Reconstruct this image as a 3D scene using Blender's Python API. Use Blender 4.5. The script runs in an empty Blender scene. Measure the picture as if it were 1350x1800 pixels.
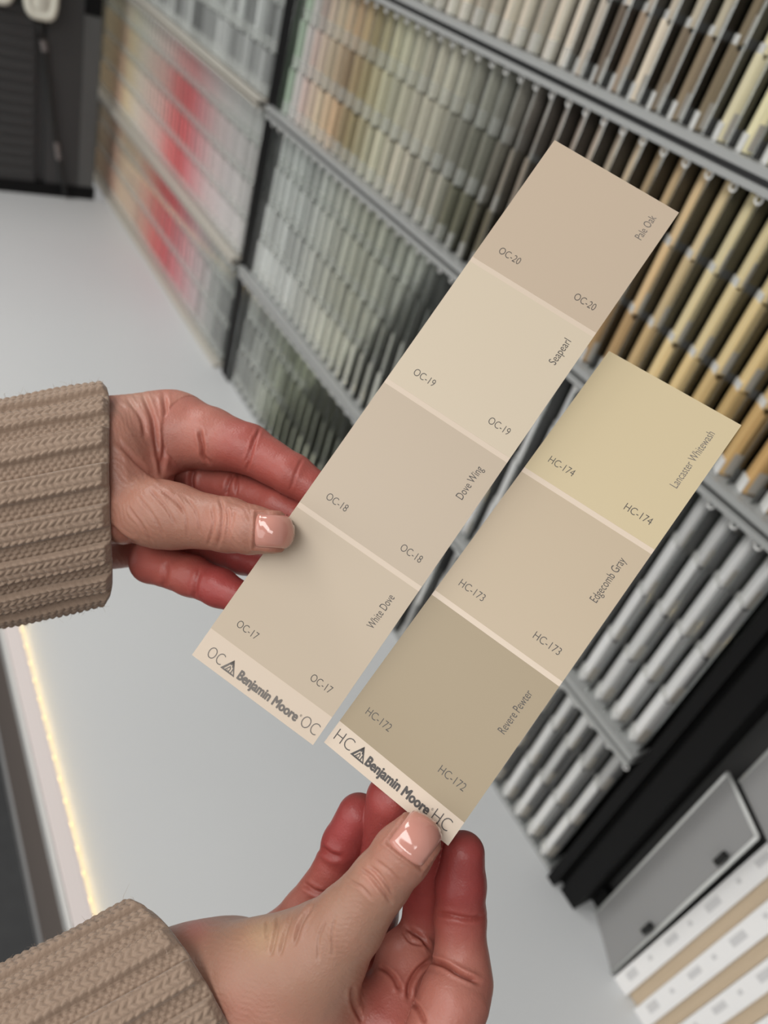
import bpy, math, random
import numpy as np
from mathutils import Vector, Matrix

# ---------------------------------------------------------------- camera, world, lights, exposure
RC = np.array([[0.4700060778911337, 0.8394567515784259, 0.27277582182955756],
               [0.6374173634596951, -0.10903001948491584, -0.7627657304908295],
               [-0.6105680891640859, 0.5323765745039087, -0.5863290811600593]])   # world -> camera (right, down, forward)
FPX = 1363.3
EYE = np.array([0.0, 0.0, 1.708])
SC = bpy.context.scene
cam_data = bpy.data.cameras.new('camera')
cam = bpy.data.objects.new('camera', cam_data)
SC.collection.objects.link(cam)
mw = Matrix.Identity(4)
for i in range(3):
    mw[i][0] = RC[0][i]; mw[i][1] = -RC[1][i]; mw[i][2] = -RC[2][i]; mw[i][3] = EYE[i]
cam.matrix_world = mw
cam_data.sensor_fit = 'VERTICAL'; cam_data.sensor_height = 24.0
cam_data.lens = FPX / 1800 * 24.0
cam_data.clip_start = 0.01
cam_data.dof.use_dof = True
cam_data.dof.focus_distance = 0.255
cam_data.dof.aperture_fstop = 6.6
SC.camera = cam

SC.view_settings.view_transform = 'Standard'
SC.view_settings.look = 'None'
SC.view_settings.exposure = 0.0
SC.view_settings.gamma = 1.0
SC.view_settings.use_curve_mapping = False
SC.cycles.transparent_max_bounces = 48

world = bpy.data.worlds.new('store_ambient'); SC.world = world
world.use_nodes = True
world.node_tree.nodes['Background'].inputs[0].default_value = (1.0, 0.985, 0.965, 1)
world.node_tree.nodes['Background'].inputs[1].default_value = 0.285

def area(name, loc, target, sx, sy, power, col=(1, 0.98, 0.95)):
    d = bpy.data.lights.new(name, 'AREA'); d.shape = 'RECTANGLE'; d.size = sx; d.size_y = sy; d.energy = power; d.color = col
    o = bpy.data.objects.new(name, d); SC.collection.objects.link(o)
    o.location = loc
    o.rotation_euler = (Vector(target) - Vector(loc)).to_track_quat('-Z', 'Y').to_euler()
    return o
area('ceiling_lamp', (-0.4, -1.4, 3.1), (-0.5, 0.4, 1.0), 2.4, 0.6, 27)
area('ceiling_lamp', (1.3, -1.2, 3.1), (0.1, 0.3, 1.2), 1.2, 0.6, 11)
area('ceiling_lamp', (-2.2, -0.5, 2.9), (-2.0, 0.5, 0.9), 1.6, 0.6, 22)
area('front_fill', (-0.6, -3.2, 2.0), (-0.6, 0.6, 1.3), 4.0, 2.0, 36, (1, 0.99, 0.97))  # added fill from behind the camera to brighten the racks, no actual window

# ---------------------------------------------------------------- helpers
def S(r, g, b):
    return tuple((c / 255 / 12.92) if c / 255 <= 0.04045 else ((c / 255 + 0.055) / 1.055) ** 2.4 for c in (r, g, b))

def PC(px, py, z):                 # camera-space point of a picture point at depth z
    return np.array([(px - 675) / FPX * z, (py - 900) / FPX * z, z])
def W(p):                          # camera space -> world
    return np.asarray(p) @ RC + EYE
def project(P):
    c = (np.asarray(P, float) - EYE) @ RC.T
    return 675 + FPX * c[..., 0] / c[..., 2], 900 + FPX * c[..., 1] / c[..., 2]

MATS = {}
def mat(name, col=(0.8, 0.8, 0.8), rough=0.5, metal=0.0, spec=0.5, emit=None, strength=0.0):
    m = bpy.data.materials.new(name); m.use_nodes = True
    b = m.node_tree.nodes['Principled BSDF']
    b.inputs['Base Color'].default_value = (*col, 1)
    b.inputs['Roughness'].default_value = rough
    b.inputs['Metallic'].default_value = metal
    b.inputs['Specular IOR Level'].default_value = spec
    if emit is not None:
        b.inputs['Emission Color'].default_value = (*emit, 1); b.inputs['Emission Strength'].default_value = strength
    MATS[name] = m
    return m
def bsdf(m): return m.node_tree.nodes['Principled BSDF']
def nd(m, t, **kw):
    n = m.node_tree.nodes.new(t)
    for k, v in kw.items(): setattr(n, k, v)
    return n
def lk(m, a, b): m.node_tree.links.new(a, b)

def noise_color(m, c1, c2, scale=8.0, detail=4, stretch=(1, 1, 1)):
    tc = nd(m, 'ShaderNodeTexCoord'); mp = nd(m, 'ShaderNodeMapping'); mp.inputs['Scale'].default_value = stretch
    n = nd(m, 'ShaderNodeTexNoise'); n.inputs['Scale'].default_value = scale; n.inputs['Detail'].default_value = detail
    r = nd(m, 'ShaderNodeMix', data_type='RGBA')
    r.inputs[6].default_value = (*c1, 1); r.inputs[7].default_value = (*c2, 1)
    lk(m, tc.outputs['Object'], mp.inputs['Vector']); lk(m, mp.outputs[0], n.inputs['Vector'])
    lk(m, n.outputs['Fac'], r.inputs[0]); lk(m, r.outputs[2], bsdf(m).inputs['Base Color'])
def bump(m, scale=200.0, strength=0.2, dist=0.001, stretch=(1, 1, 1)):
    tc = nd(m, 'ShaderNodeTexCoord'); mp = nd(m, 'ShaderNodeMapping'); mp.inputs['Scale'].default_value = stretch
    n = nd(m, 'ShaderNodeTexNoise'); n.inputs['Scale'].default_value = scale; n.inputs['Detail'].default_value = 3
    bp = nd(m, 'ShaderNodeBump'); bp.inputs['Strength'].default_value = strength; bp.inputs['Distance'].default_value = dist
    lk(m, tc.outputs['Object'], mp.inputs['Vector']); lk(m, mp.outputs[0], n.inputs['Vector'])
    lk(m, n.outputs['Fac'], bp.inputs['Height']); lk(m, bp.outputs[0], bsdf(m).inputs['Normal'])

class MB:
    """Collects boxes, prisms and tubes into ONE mesh."""
    def __init__(s): s.v = []; s.f = []; s.mi = []
    def add(s, vs, fs, mi=0):
        o = len(s.v); s.v += [tuple(map(float, v)) for v in vs]; s.f += [tuple(o + i for i in f) for f in fs]; s.mi += [mi] * len(fs)
    def box(s, x0, x1, y0, y1, z0, z1, mi=0):
        s.add([(x0, y0, z0), (x1, y0, z0), (x1, y1, z0), (x0, y1, z0), (x0, y0, z1), (x1, y0, z1), (x1, y1, z1), (x0, y1, z1)],
              [(0, 3, 2, 1), (4, 5, 6, 7), (0, 1, 5, 4), (1, 2, 6, 5), (2, 3, 7, 6), (3, 0, 4, 7)], mi)
    def prism(s, poly, z0, z1, mi=0, top=None):
        n = len(poly); top = top or poly
        s.add([(x, y, z0) for x, y in poly] + [(x, y, z1) for x, y in top],
              [tuple(range(n))[::-1], tuple(range(n, 2 * n))] + [(i, (i + 1) % n, n + (i + 1) % n, n + i) for i in range(n)], mi)
    def tube(s, pts, rad, n=8, mi=0):
        pts = [np.asarray(p, float) for p in pts]; rings = []
        for i, p in enumerate(pts):
            t = pts[min(i + 1, len(pts) - 1)] - pts[max(i - 1, 0)]; t /= np.linalg.norm(t)
            a = np.cross(t, [0, 0, 1.0]) if abs(t[2]) < 0.9 else np.cross(t, [1.0, 0, 0]); a /= np.linalg.norm(a); b = np.cross(t, a)
            r = rad[i] if isinstance(rad, (list, tuple)) else rad
            rings.append([p + r * (math.cos(2 * math.pi * k / n) * a + math.sin(2 * math.pi * k / n) * b) for k in range(n)])
        vs = [v for r in rings for v in r]
        fs = [(i * n + k, i * n + (k + 1) % n, (i + 1) * n + (k + 1) % n, (i + 1) * n + k) for i in range(len(pts) - 1) for k in range(n)]
        fs += [tuple(range(n))[::-1], tuple((len(pts) - 1) * n + k for k in range(n))]
        s.add(vs, fs, mi)
    def build(s, name, mats, parent=None, smooth=False, bevel=0.0, seg=2):
        me = bpy.data.meshes.new(name); me.from_pydata(s.v, [], s.f); me.update()
        for m in (mats if isinstance(mats, (list, tuple)) else [mats]): me.materials.append(m)
        me.polygons.foreach_set('material_index', s.mi)
        if smooth: me.polygons.foreach_set('use_smooth', [True] * len(me.polygons))
        o = bpy.data.objects.new(name, me); SC.collection.objects.link(o)
        if parent is not None: o.parent = parent
        if bevel:
            b = o.modifiers.new('bevel', 'BEVEL'); b.width = bevel; b.segments = seg; b.limit_method = 'ANGLE'
        return o

def mesh_np(name, V, F, mats, parent=None, smooth=True, colors=None):
    me = bpy.data.meshes.new(name); me.from_pydata([tuple(v) for v in V], [], [tuple(f) for f in F]); me.update()
    for m in (mats if isinstance(mats, (list, tuple)) else [mats]): me.materials.append(m)
    if smooth: me.polygons.foreach_set('use_smooth', [True] * len(me.polygons))
    if colors is not None:
        at = me.color_attributes.new('tone', 'FLOAT_COLOR', 'POINT')
        at.data.foreach_set('color', np.c_[colors, np.ones(len(colors))].astype(np.float32).ravel())
    o = bpy.data.objects.new(name, me); SC.collection.objects.link(o)
    if parent is not None: o.parent = parent
    return o

def tag(o, label=None, cat=None, group=None, kind=None):
    if label: o['label'] = label
    if cat: o['category'] = cat
    if group: o['group'] = group
    if kind: o['kind'] = kind
    return o
def empty(name, loc=(0, 0, 0)):
    o = bpy.data.objects.new(name, None); SC.collection.objects.link(o); o.location = loc; o.empty_display_size = 0.02
    return o
def rel(o, parent):               # parent an object built in world coordinates, keeping it in place
    o.parent = parent; o.matrix_parent_inverse = Matrix.Translation(parent.location).inverted()
    return o

CT = 0.900                         # counter top
def ZW(z): return z + EYE[2]       # height relative to the eye -> world height
RY = 0.600                         # front plane of the racks

# ---------------------------------------------------------------- materials
m_counter = mat('white_laminate', S(205, 206, 207), 0.34, spec=0.4)
noise_color(m_counter, S(202, 204, 205), S(208, 210, 211), 3.0, 3)
m_lip = mat('white_edge_trim', S(226, 216, 213), 0.4)
m_alu = mat('brushed_aluminium_edge', S(215, 215, 212), 0.35, 0.3)
m_cabinet = mat('dark_brown_cabinet_front', S(84, 76, 72), 0.45)
noise_color(m_cabinet, S(106, 97, 92), S(116, 106, 100), 6, 3, (1, 1, 6))
m_black = mat('matte_black_metal', S(12, 12, 13), 0.6, spec=0.2)
m_groove = mat('black_recess', S(12, 12, 12), 0.6)
m_panel = mat('charcoal_panel', S(52, 52, 52), 0.5)
noise_color(m_panel, S(50, 50, 51), S(56, 56, 56), 5, 3)
m_floor = mat('dark_floor', S(46, 47, 49), 0.5)
noise_color(m_floor, S(36, 37, 39), S(56, 57, 58), 30, 5)
m_toe = mat('grey_metal_kick_strip', S(150, 150, 150), 0.4, 0.5)
m_wall = mat('charcoal_wall', S(58, 58, 59), 0.55)
noise_color(m_wall, S(56, 56, 57), S(61, 61, 61), 3, 3)
m_pillar = mat('grey_painted_metal', S(88, 89, 89), 0.45)
m_ivory = mat('ivory_plastic', S(228, 226, 212), 0.25)
m_cable = mat('black_cable', S(34, 34, 34), 0.4)
m_cablegrey = mat('grey_cable_tag', S(112, 106, 105), 0.4)
m_led = mat('led_diode', (1, 0.85, 0.5), 0.4, emit=(1.0, 0.72, 0.34), strength=1.5)
m_tape = mat('led_tape', S(235, 215, 165), 0.5, emit=(1.0, 0.78, 0.42), strength=6.5)
m_rail = mat('grey_rail_plastic', S(158, 160, 159), 0.3)
m_railw = mat('cream_rail_plastic', S(188, 184, 174), 0.35)
m_raild = mat('dark_rail_channel', S(62, 62, 64), 0.4)
m_rackback = mat('rack_back_board', S(150, 152, 148), 0.6)
m_lipw = mat('clear_white_pocket_lip', S(236, 236, 234), 0.15, spec=0.6)
m_lipf = mat('frosted_pocket_lip', S(190, 188, 184), 0.25, spec=0.5)
m_page = mat('beige_page_edges', S(196, 176, 150), 0.7)
noise_color(m_page, S(176, 156, 128), S(214, 196, 172), 60, 3, (40, 1, 0.2))
m_spine = mat('white_card_cover', S(238, 238, 238), 0.4)
m_mark = mat('grey_print', S(206, 206, 207), 0.5)

def clear_plastic(name, col, gloss=0.12, tint=0.9, rough=0.08):
    m = bpy.data.materials.new(name); m.use_nodes = True; nt = m.node_tree
    nt.nodes.remove(nt.nodes['Principled BSDF']); out = nt.nodes['Material Output']
    t = nd(m, 'ShaderNodeBsdfTransparent'); t.inputs[0].default_value = (*[c * tint for c in col], 1)
    g = nd(m, 'ShaderNodeBsdfGlossy'); g.inputs['Roughness'].default_value = rough
    fr = nd(m, 'ShaderNodeFresnel'); fr.inputs['IOR'].default_value = 1.5
    mx = nd(m, 'ShaderNodeMixShader'); ad = nd(m, 'ShaderNodeMath', operation='ADD'); ad.inputs[1].default_value = gloss; ad.use_clamp = True
    lk(m, fr.outputs[0], ad.inputs[0]); lk(m, ad.outputs[0], mx.inputs[0]); lk(m, t.outputs[0], mx.inputs[1]); lk(m, g.outputs[0], mx.inputs[2])
    lk(m, mx.outputs[0], out.inputs['Surface'])
    return m
m_acrylic = clear_plastic('clear_acrylic', (0.96, 0.98, 0.97), 0.02, 0.985)
m_clip = mat('frosted_grey_clip', S(168, 163, 155), 0.3)
m_lipt = bpy.data.materials.new('frosted_translucent_lip'); m_lipt.use_nodes = True
_t = nd(m_lipt, 'ShaderNodeBsdfTransparent'); _mx = nd(m_lipt, 'ShaderNodeMixShader'); _mx.inputs[0].default_value = 0.30
bsdf(m_lipt).inputs['Base Color'].default_value = (0.93, 0.93, 0.91, 1); bsdf(m_lipt).inputs['Roughness'].default_value = 0.25
lk(m_lipt, _t.outputs[0], _mx.inputs[1]); lk(m_lipt, bsdf(m_lipt).outputs[0], _mx.inputs[2]); lk(m_lipt, _mx.outputs[0], m_lipt.node_tree.nodes['Material Output'].inputs['Surface'])
m_rim = mat('pale_acrylic_edge', S(198, 200, 198), 0.2)
m_frost = mat('translucent_grey_acrylic', S(172, 172, 172), 0.25)
bsdf(m_frost).inputs['Transmission Weight'].default_value = 0.35

# ---------------------------------------------------------------- setting
def struct(name, mb, m, **kw):
    o = mb.build(name, m, **kw); o['kind'] = 'structure'; return o
b = MB(); b.box(-4, 3, -3, 0.9, -0.05, 0.0); struct('floor', b, m_floor)
# counter: top slab, raised front lip, aluminium edge, cabinet front and kick strip
counter = empty('counter', (-0.6, 0.35, 0))
tag(counter, 'white laminate service counter under the chip racks with a lit front edge', 'counter')
b = MB(); b.box(-2.205, 1.2, 0.104, 0.72, CT - 0.03, CT); rel(b.build('worktop', m_counter), counter)
b = MB(); b.box(-2.205, 1.2, 0.1005, 0.1160, CT + 0.0002, CT + 0.0075); b.box(-2.205, 1.2, 0.1160, 0.1188, CT + 0.0063, CT + 0.0075); rel(b.build('edge_trim', m_lip, bevel=0.0004), counter)
b = MB(); b.box(-2.205, 1.2, 0.096, 0.1, CT - 0.032, CT + 0.002); rel(b.build('edge_strip', m_alu, bevel=0.0006), counter)
b = MB(); b.box(-2.205, 1.2, 0.122, 0.70, 0.36, CT - 0.0305); rel(b.build('cabinet', m_cabinet), counter)
b = MB(); b.box(-2.205, 1.2, 0.16, 0.70, 0.30, 0.36); rel(b.build('recess', m_groove), counter)
b = MB(); b.box(-2.205, 1.2, 0.124, 0.15, 0.235, 0.285); b.box(-2.205, 1.2, 0.15, 0.7, 0.0, 0.299); rel(b.build('kick_strip', [m_toe]), counter)
# LED tape along the lip
led = empty('led_strip', (-0.6, 0.121, CT))
tag(led, 'warm white light strip of small glowing dots along the front edge of the white counter', 'light strip')
b = MB(); b.box(-2.2, 1.2, 0.1163, 0.1172, CT + 0.0012, CT + 0.0060); rel(b.build('tape', m_tape), led)
b = MB(); x = 1.185
while x > -2.19:
    if -0.95 < x < -0.2:
        one = MB(); one.box(x, x + 0.004, 0.1173, 0.1199, CT + 0.0030, CT + 0.0058); rel(one.build('diode', m_led), led)
    else:
        b.box(x, x + 0.004, 0.1173, 0.1199, CT + 0.0030, CT + 0.0058)
    x -= 0.0275
tag(rel(b.build('diode_run', m_led), led), kind='stuff')

# ---------------------------------------------------------------- far wall with louvres, cable and fixtures
XW = -2.21
b = MB()
b.box(XW - 0.06, XW, -1.2, 0.405, 0, 1.92); b.box(XW - 0.06, XW - 0.012, 0.405, 0.43, 0, 1.92); b.box(XW - 0.06, XW, 0.43, 0.512, 0, 1.92)
z = CT + 0.05
while z < 1.89:                                       # horizontal louvre ribs
    b.prism([(XW, -1.19), (XW + 0.004, -1.19), (XW + 0.004, 0.40), (XW, 0.40)], z, z + 0.012); z += 0.0245
struct('wall_far', b, m_wall)
b = MB(); b.box(XW - 0.04, XW + 0.004, -1.2, 0.556, CT + 0.0005, CT + 0.032); struct('baseboard_far', b, m_black)
b = MB(); b.box(XW - 0.05, XW + 0.001, 0.5125, 0.552, CT + 0.0325, ZW(-0.372)); b.box(XW - 0.05, XW + 0.001, 0.5125, 0.552, ZW(-0.371), 1.92, 1)
struct('trim_1', b, [m_pillar, m_black])

def fixture(yc, wy, zb, h, label):
    n = 40; vs = []; fs = []
    lev = [(-0.000, 0.86), (0.004, 0.96), (0.010, 1.0), (0.024, 1.0), (0.030, 0.95), (0.033, 0.84), (0.0335, 0.66), (0.031, 0.60), (0.031, 0.44), (0.0335, 0.38), (0.0335, 0.0)]
    for dx, s_ in lev:
        for k in range(n):
            t = 2 * math.pi * k / n; c, s2 = math.cos(t), math.sin(t)
            e = 0.55
            yy = math.copysign(abs(c) ** e, c) * wy / 2 * s_; zz = math.copysign(abs(s2) ** e, s2) * (h / 2 - (1 - s_) * wy / 2)
            if s_ == 0: yy, zz = 0.0, zz * 0
            vs.append((dx, yy, zz + h / 2))
    for i in range(len(lev) - 1):
        for k in range(n): fs.append((i * n + k, i * n + (k + 1) % n, (i + 1) * n + (k + 1) % n, (i + 1) * n + k))
    fs.append(tuple(range(n))[::-1])
    o = mesh_np('plastic_fixture', vs, fs, m_ivory); o.location = (XW + 0.0045, yc, zb)
    return tag(o, label, 'wall fixture', 'ivory fixtures on the dark wall')
fixture(0.411, 0.078, ZW(-0.400), 0.16, 'larger rounded ivory plastic fixture on the dark wall, directly above the hanging cable')
fixture(0.318, 0.082, ZW(-0.386), 0.16, 'ivory plastic fixture on the ribbed dark wall, the one cut by the picture edge')
cab = empty('cable', (XW + 0.012, 0.44, CT))
tag(cab, 'black cable hanging down the dark wall from a rounded ivory fixture to the counter', 'cable')
pts = [(XW + 0.010, 0.409, ZW(-0.399)), (XW + 0.010, 0.414, ZW(-0.43)), (XW + 0.010, 0.423, ZW(-0.46)), (XW + 0.012, 0.437, ZW(-0.55)), (XW + 0.012, 0.452, ZW(-0.66)), (XW + 0.014, 0.468, ZW(-0.74)), (XW + 0.016, 0.478, ZW(-0.80))]
b = MB(); b.tube(pts, 0.005, 10); rel(b.build('wire', m_cable, smooth=True), cab)
b = MB(); b.tube([(XW + 0.011, 0.4185, ZW(-0.442)), (XW + 0.011, 0.4235, ZW(-0.464))], [0.0078, 0.0078], 12); rel(b.build('strain_relief', m_cablegrey, smooth=False), cab)
b = MB(); b.tube([(XW + 0.012, 0.4535, ZW(-0.668)), (XW + 0.013, 0.461, ZW(-0.708))], 0.0068, 12); rel(b.build('cable_tag', m_cablegrey, smooth=False), cab)

# ---------------------------------------------------------------- black display frame at the right
fr = empty('display_frame', (0.1, 0.63, CT)); tag(fr, 'black display frame with a recessed charcoal panel beside the silver grey chips', 'display frame')
b = MB()
b.box(-0.193, -0.181, 0.598, 0.66, CT + 0.0005, 2.2); b.box(-0.181, -0.174, 0.612, 0.66, CT + 0.0005, 2.2); b.box(-0.174, -0.150, 0.604, 0.66, CT + 0.0005, 2.2)
rel(b.build('post', m_black), fr)
b = MB(); b.box(-0.1498, 0.9, 0.634, 0.66, CT + 0.0005, CT + 0.030); rel(b.build('bottom_rail', m_black), fr)
b = MB(); b.box(-0.1498, 0.9, 0.645, 0.66, CT + 0.0302, 2.2); rel(b.build('panel', m_panel), fr)

# ---------------------------------------------------------------- chip racks
m_chip = mat('paint_chip_paper', (0.8, 0.8, 0.8), 0.45)
m_chipstuff = mat('paint_chip_paper_mixed', (0.8, 0.8, 0.8), 0.45)
for m, src in ((m_chip, 'obj'), (m_chipstuff, 'attr')):
    at = nd(m, 'ShaderNodeAttribute'); at.attribute_name = 'tone'
    if src == 'obj':
        oi = nd(m, 'ShaderNodeObjectInfo'); mx = nd(m, 'ShaderNodeMix', data_type='RGBA', blend_type='MULTIPLY'); mx.inputs[0].default_value = 1.0
        lk(m, oi.outputs['Color'], mx.inputs[6]); lk(m, at.outputs['Color'], mx.inputs[7]); out = mx.outputs[2]
    else:
        out = at.outputs['Color']
    lk(m, out, bsdf(m).inputs['Base Color'])

RAILS = [0.14, -0.077, -0.299, -0.578, -0.806]
NT = [3, 3, 4, 3]
PITCH = 0.0268
ANG = math.radians(36); CA, SA = math.cos(ANG), math.sin(ANG)
FW, SD = 0.0128, 0.0160            # width of the front card, depth of the stack
UNITS = [('right', -0.2145, 40), ('left', -1.3500, 40)]
def tiers(row):
    zt, zb = RAILS[row] - 0.012, RAILS[row + 1] + 0.011
    n = NT[row]; h = (zt - zb) / n
    return [(zt - (k + 1) * h, h, 0.0035 * (n - 1 - k)) for k in range(n)]     # bottom, height, set-back; top tier first
def stack_frame(xc, yoff):         # the vertical front edge of a stack, directions of its card face and of its side
    ex, ey = xc + 0.0006, RY + 0.002 + yoff
    return (ex, ey), (-CA, SA), (SA, CA)
random.seed(5)
def chip_mesh(seed, h, near=False, lo=0.22, hi=0.62):
    rnd = random.Random(seed); vs, fs, cs = [], [], []
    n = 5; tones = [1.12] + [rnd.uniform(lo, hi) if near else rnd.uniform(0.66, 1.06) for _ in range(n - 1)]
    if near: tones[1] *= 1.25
    f, g = (-CA, SA), (SA, CA)
    for i in range(n):
        a0, a1 = SD * i / n + (0.0002 if i else 0), SD * (i + 1) / n
        top = h - (rnd.uniform(0.0, 0.004) if i else 0.0)
        off = rnd.uniform(-0.0006, 0.0002) if i else 0.0
        o = len(vs)
        for zz in (0.0, top):
            for u, d in ((off, a0), (FW, a0), (FW, a1), (off, a1)):
                vs.append((f[0] * u + g[0] * d, f[1] * u + g[1] * d, zz))
                cs.append((tones[i],) * 3)
        fs += [(o, o + 1, o + 5, o + 4), (o + 1, o + 2, o + 6, o + 5), (o + 2, o + 3, o + 7, o + 6), (o + 3, o, o + 4, o + 7), (o + 4, o + 5, o + 6, o + 7), (o, o + 3, o + 2, o + 1)]
    return vs, fs, np.array(cs)

KEY = {
 ('right', 0): [(-.22, (208, 204, 172)), (-.40, (200, 192, 142)), (-.50, (180, 168, 138)), (-.60, (172, 158, 142)), (-.72, (170, 158, 140)), (-.85, (196, 180, 158)), (-1.0, (186, 184, 166)), (-1.15, (170, 172, 164)), (-1.30, (150, 152, 150))],
 ('right', 1): [(-.22, (196, 150, 90)), (-.32, (200, 172, 112)), (-.40, (208, 192, 142)), (-.45, (200, 168, 118)), (-.50, (178, 146, 100)), (-.55, (168, 150, 124)), (-.61, (150, 130, 114)), (-.68, (124, 112, 102)), (-.75, (118, 116, 106)), (-.82, (160, 154, 138)), (-.90, (196, 186, 166)), (-.98, (192, 186, 156)), (-1.04, (158, 138, 94)), (-1.10, (178, 142, 106)), (-1.16, (214, 190, 160)), (-1.20, (182, 150, 142)), (-1.24, (190, 190, 190)), (-1.27, (140, 180, 136)), (-1.30, (132, 172, 128))],
 ('right', 2): [(-.22, (196, 196, 196)), (-.55, (190, 190, 190)), (-.72, (158, 160, 156)), (-.85, (164, 164, 152)), (-.95, (176, 174, 158)), (-1.03, (190, 188, 178)), (-1.12, (178, 178, 176)), (-1.30, (186, 186, 186))],
 ('right', 3): [(-.22, (188, 188, 188)), (-.55, (180, 180, 180)), (-.72, (140, 144, 132)), (-.90, (138, 140, 122)), (-1.05, (122, 126, 104)), (-1.18, (150, 150, 146)), (-1.30, (146, 146, 146))],
 ('left', 1): [(-1.34, (150, 150, 150)), (-1.7, (124, 124, 124)), (-2.0, (116, 116, 116)), (-2.15, (150, 148, 138)), (-2.42, (196, 160, 118))],
 ('left', 2): [(-1.34, (186, 180, 180)), (-1.45, (198, 186, 188)), (-1.55, (208, 178, 180)), (-1.64, (216, 130, 138)), (-1.72, (214, 72, 78)), (-1.80, (218, 100, 100)), (-1.88, (214, 160, 154)), (-1.96, (214, 176, 166)), (-2.06, (206, 188, 172)), (-2.16, (208, 178, 134)), (-2.22, (174, 128, 104)), (-2.30, (214, 178, 130)), (-2.42, (216, 182, 134))],
 ('left', 3): [(-1.34, (112, 112, 112)), (-1.45, (160, 158, 158)), (-1.56, (196, 160, 166)), (-1.66, (212, 116, 126)), (-1.75, (216, 74, 82)), (-1.83, (222, 92, 90)), (-1.92, (208, 138, 122)), (-2.02, (196, 162, 140)), (-2.14, (198, 166, 138)), (-2.24, (166, 118, 100)), (-2.32, (210, 172, 140)), (-2.42, (214, 176, 136))],
}
KEY[('left', 0)] = KEY[('left', 1)]
JIT = {('right', 0): 0.20, ('right', 1): 0.14, ('right', 2): 0.13, ('right', 3): 0.22, ('left', 0): 0.3, ('left', 1): 0.36, ('left', 2): 0.09, ('left', 3): 0.11}
def chip_color(unit, row, k, x, rnd):
    ks = KEY[(unit, row)]
    for (xa, ca), (xb, cb) in zip(ks, ks[1:]):
        if xb <= x <= xa:
            t = (xa - x) / (xa - xb); c = [p + (q - p) * t for p, q in zip(ca, cb)]; break
    else:
        c = list(ks[-1][1] if x < ks[-1][0] else ks[0][1])
    if unit == 'right' and row == 1 and x > -0.8:
        w = (1.0, 0.93, 0.80)[k]; warm = (0, 4, 12)[k]
        c = [c[0] * w + warm * (x > -0.62), c[1] * w, c[2] * w - warm]
    if unit == 'right' and row == 1 and -1.14 < x < -0.95 and k == 1:
        c = [v * 0.92 for v in c]
    if unit == 'right' and row == 0 and rnd.random() < 0.22: c = [c[0] * 0.68, c[1] * 0.62, c[2] * 0.56]
    if unit == 'left' and row == 2 and k == 0: c = [v * 0.6 + 200 * 0.4 for v in c]
    gm = sum(c) / 3; c = [v * 0.70 + gm * 0.30 for v in c]
    j = 1 + rnd.uniform(-1, 1) * JIT[(unit, row)]
    return [min(244, max(20, v * j)) for v in c]
def color_word(c):
    r, g, b_ = c; mx, mn = max(c), min(c)
    if mx - mn < 16:
        return 'near-white' if mx > 205 else 'light grey' if mx > 168 else 'mid grey' if mx > 118 else 'dark grey'
    if g >= r - 3 and g > b_ + 6: return 'pale green' if r < 165 and g > r + 12 else ('olive' if mx < 150 else 'pale olive cream')
    if r - g > 55: return 'red' if r - g > 95 else 'pink' if b_ > g - 12 else 'orange brown'
    if b_ > g - 14 and r - g > 14: return 'dusty pink'
    if mx > 196: return 'cream' if r - b_ < 60 else 'yellow tan'
    if mx > 160: return 'beige' if r - b_ < 45 else 'tan'
    return 'taupe' if r - b_ < 45 else 'brown'

ORD1 = 'zeroth first second third fourth fifth sixth seventh eighth ninth tenth eleventh twelfth thirteenth fourteenth fifteenth sixteenth seventeenth eighteenth nineteenth'.split()
TENS = {20: 'twent', 30: 'thirt', 40: 'fort'}
def ordinal(n):
    if n < 20: return ORD1[n]
    t = n // 10 * 10
    return TENS[t] + 'ieth' if n % 10 == 0 else TENS[t] + 'y-' + ORD1[n % 10]
ROWW = {0: 'first row', 1: 'second row', 2: 'third row', 3: 'bottom row'}
def tier_word(k, n):
    return ['top', 'middle', 'bottom'][k] if n == 3 else ['top', 'upper-middle', 'lower-middle', 'bottom'][k]

# how much of each chip stack shows: polygons of the things held in front of the racks
HIDE = [[(975, 247), (1195, 374), (550, 1308), (336, 1152)], [(1071, 616), (1302, 748), (787, 1489), (571, 1303)],
        [(190, 680), (300, 680), (570, 825), (500, 900), (420, 1060), (190, 1050)], [(500, 1590), (620, 1390), (830, 1460), (865, 1740), (800, 1800), (400, 1800)]]
def inside(pl, x, y):
    r = False
    for (x0, y0), (x1, y1) in zip(pl, pl[1:] + pl[:1]):
        if (y0 > y) != (y1 > y) and x < (x1 - x0) * (y - y0) / (y1 - y0) + x0: r = not r
    return r
chips = []
for unit, xs, ncol in UNITS:
    for row in range(4):
        if unit == 'left' and row == 0: continue
        for col in range(ncol):
            xc = xs - PITCH * col
            for k, (zb, h, yo) in enumerate(tiers(row)):
                rnd = random.Random(hash((unit == 'left', row, col, k)) & 0xffff)
                vis = 0
                for q in (0.1, 0.3, 0.5, 0.7, 0.9):
                    for dx in (-0.006, 0.004):
                        px, py = project((xc + dx, RY + yo, ZW(zb + q * h)))
                        if 0 < px < 1350 and 0 < py < 1800 and not any(inside(pl, px, py) for pl in HIDE): vis += 0.1
                a = project((xc - 0.01, RY, ZW(zb))); c = project((xc + 0.01, RY, ZW(zb))); d = project((xc, RY, ZW(zb + h)))
                ar = abs((c[0] - a[0]) * (d[1] - a[1]) - (c[1] - a[1]) * (d[0] - a[0]))
                chips.append(dict(unit=unit, row=row, col=col, k=k, n=NT[row], xc=xc, zb=zb, h=h - 0.0006, yo=yo, area=ar * vis, rgb=chip_color(unit, row, k, xc, rnd)))
chips.sort(key=lambda c: -c['area'])
PROTO = {}
SIDE = {0: (0.45, 0.95), 1: (0.40, 0.85), 2: (0.20, 0.55), 3: (0.20, 0.55)}
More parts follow.
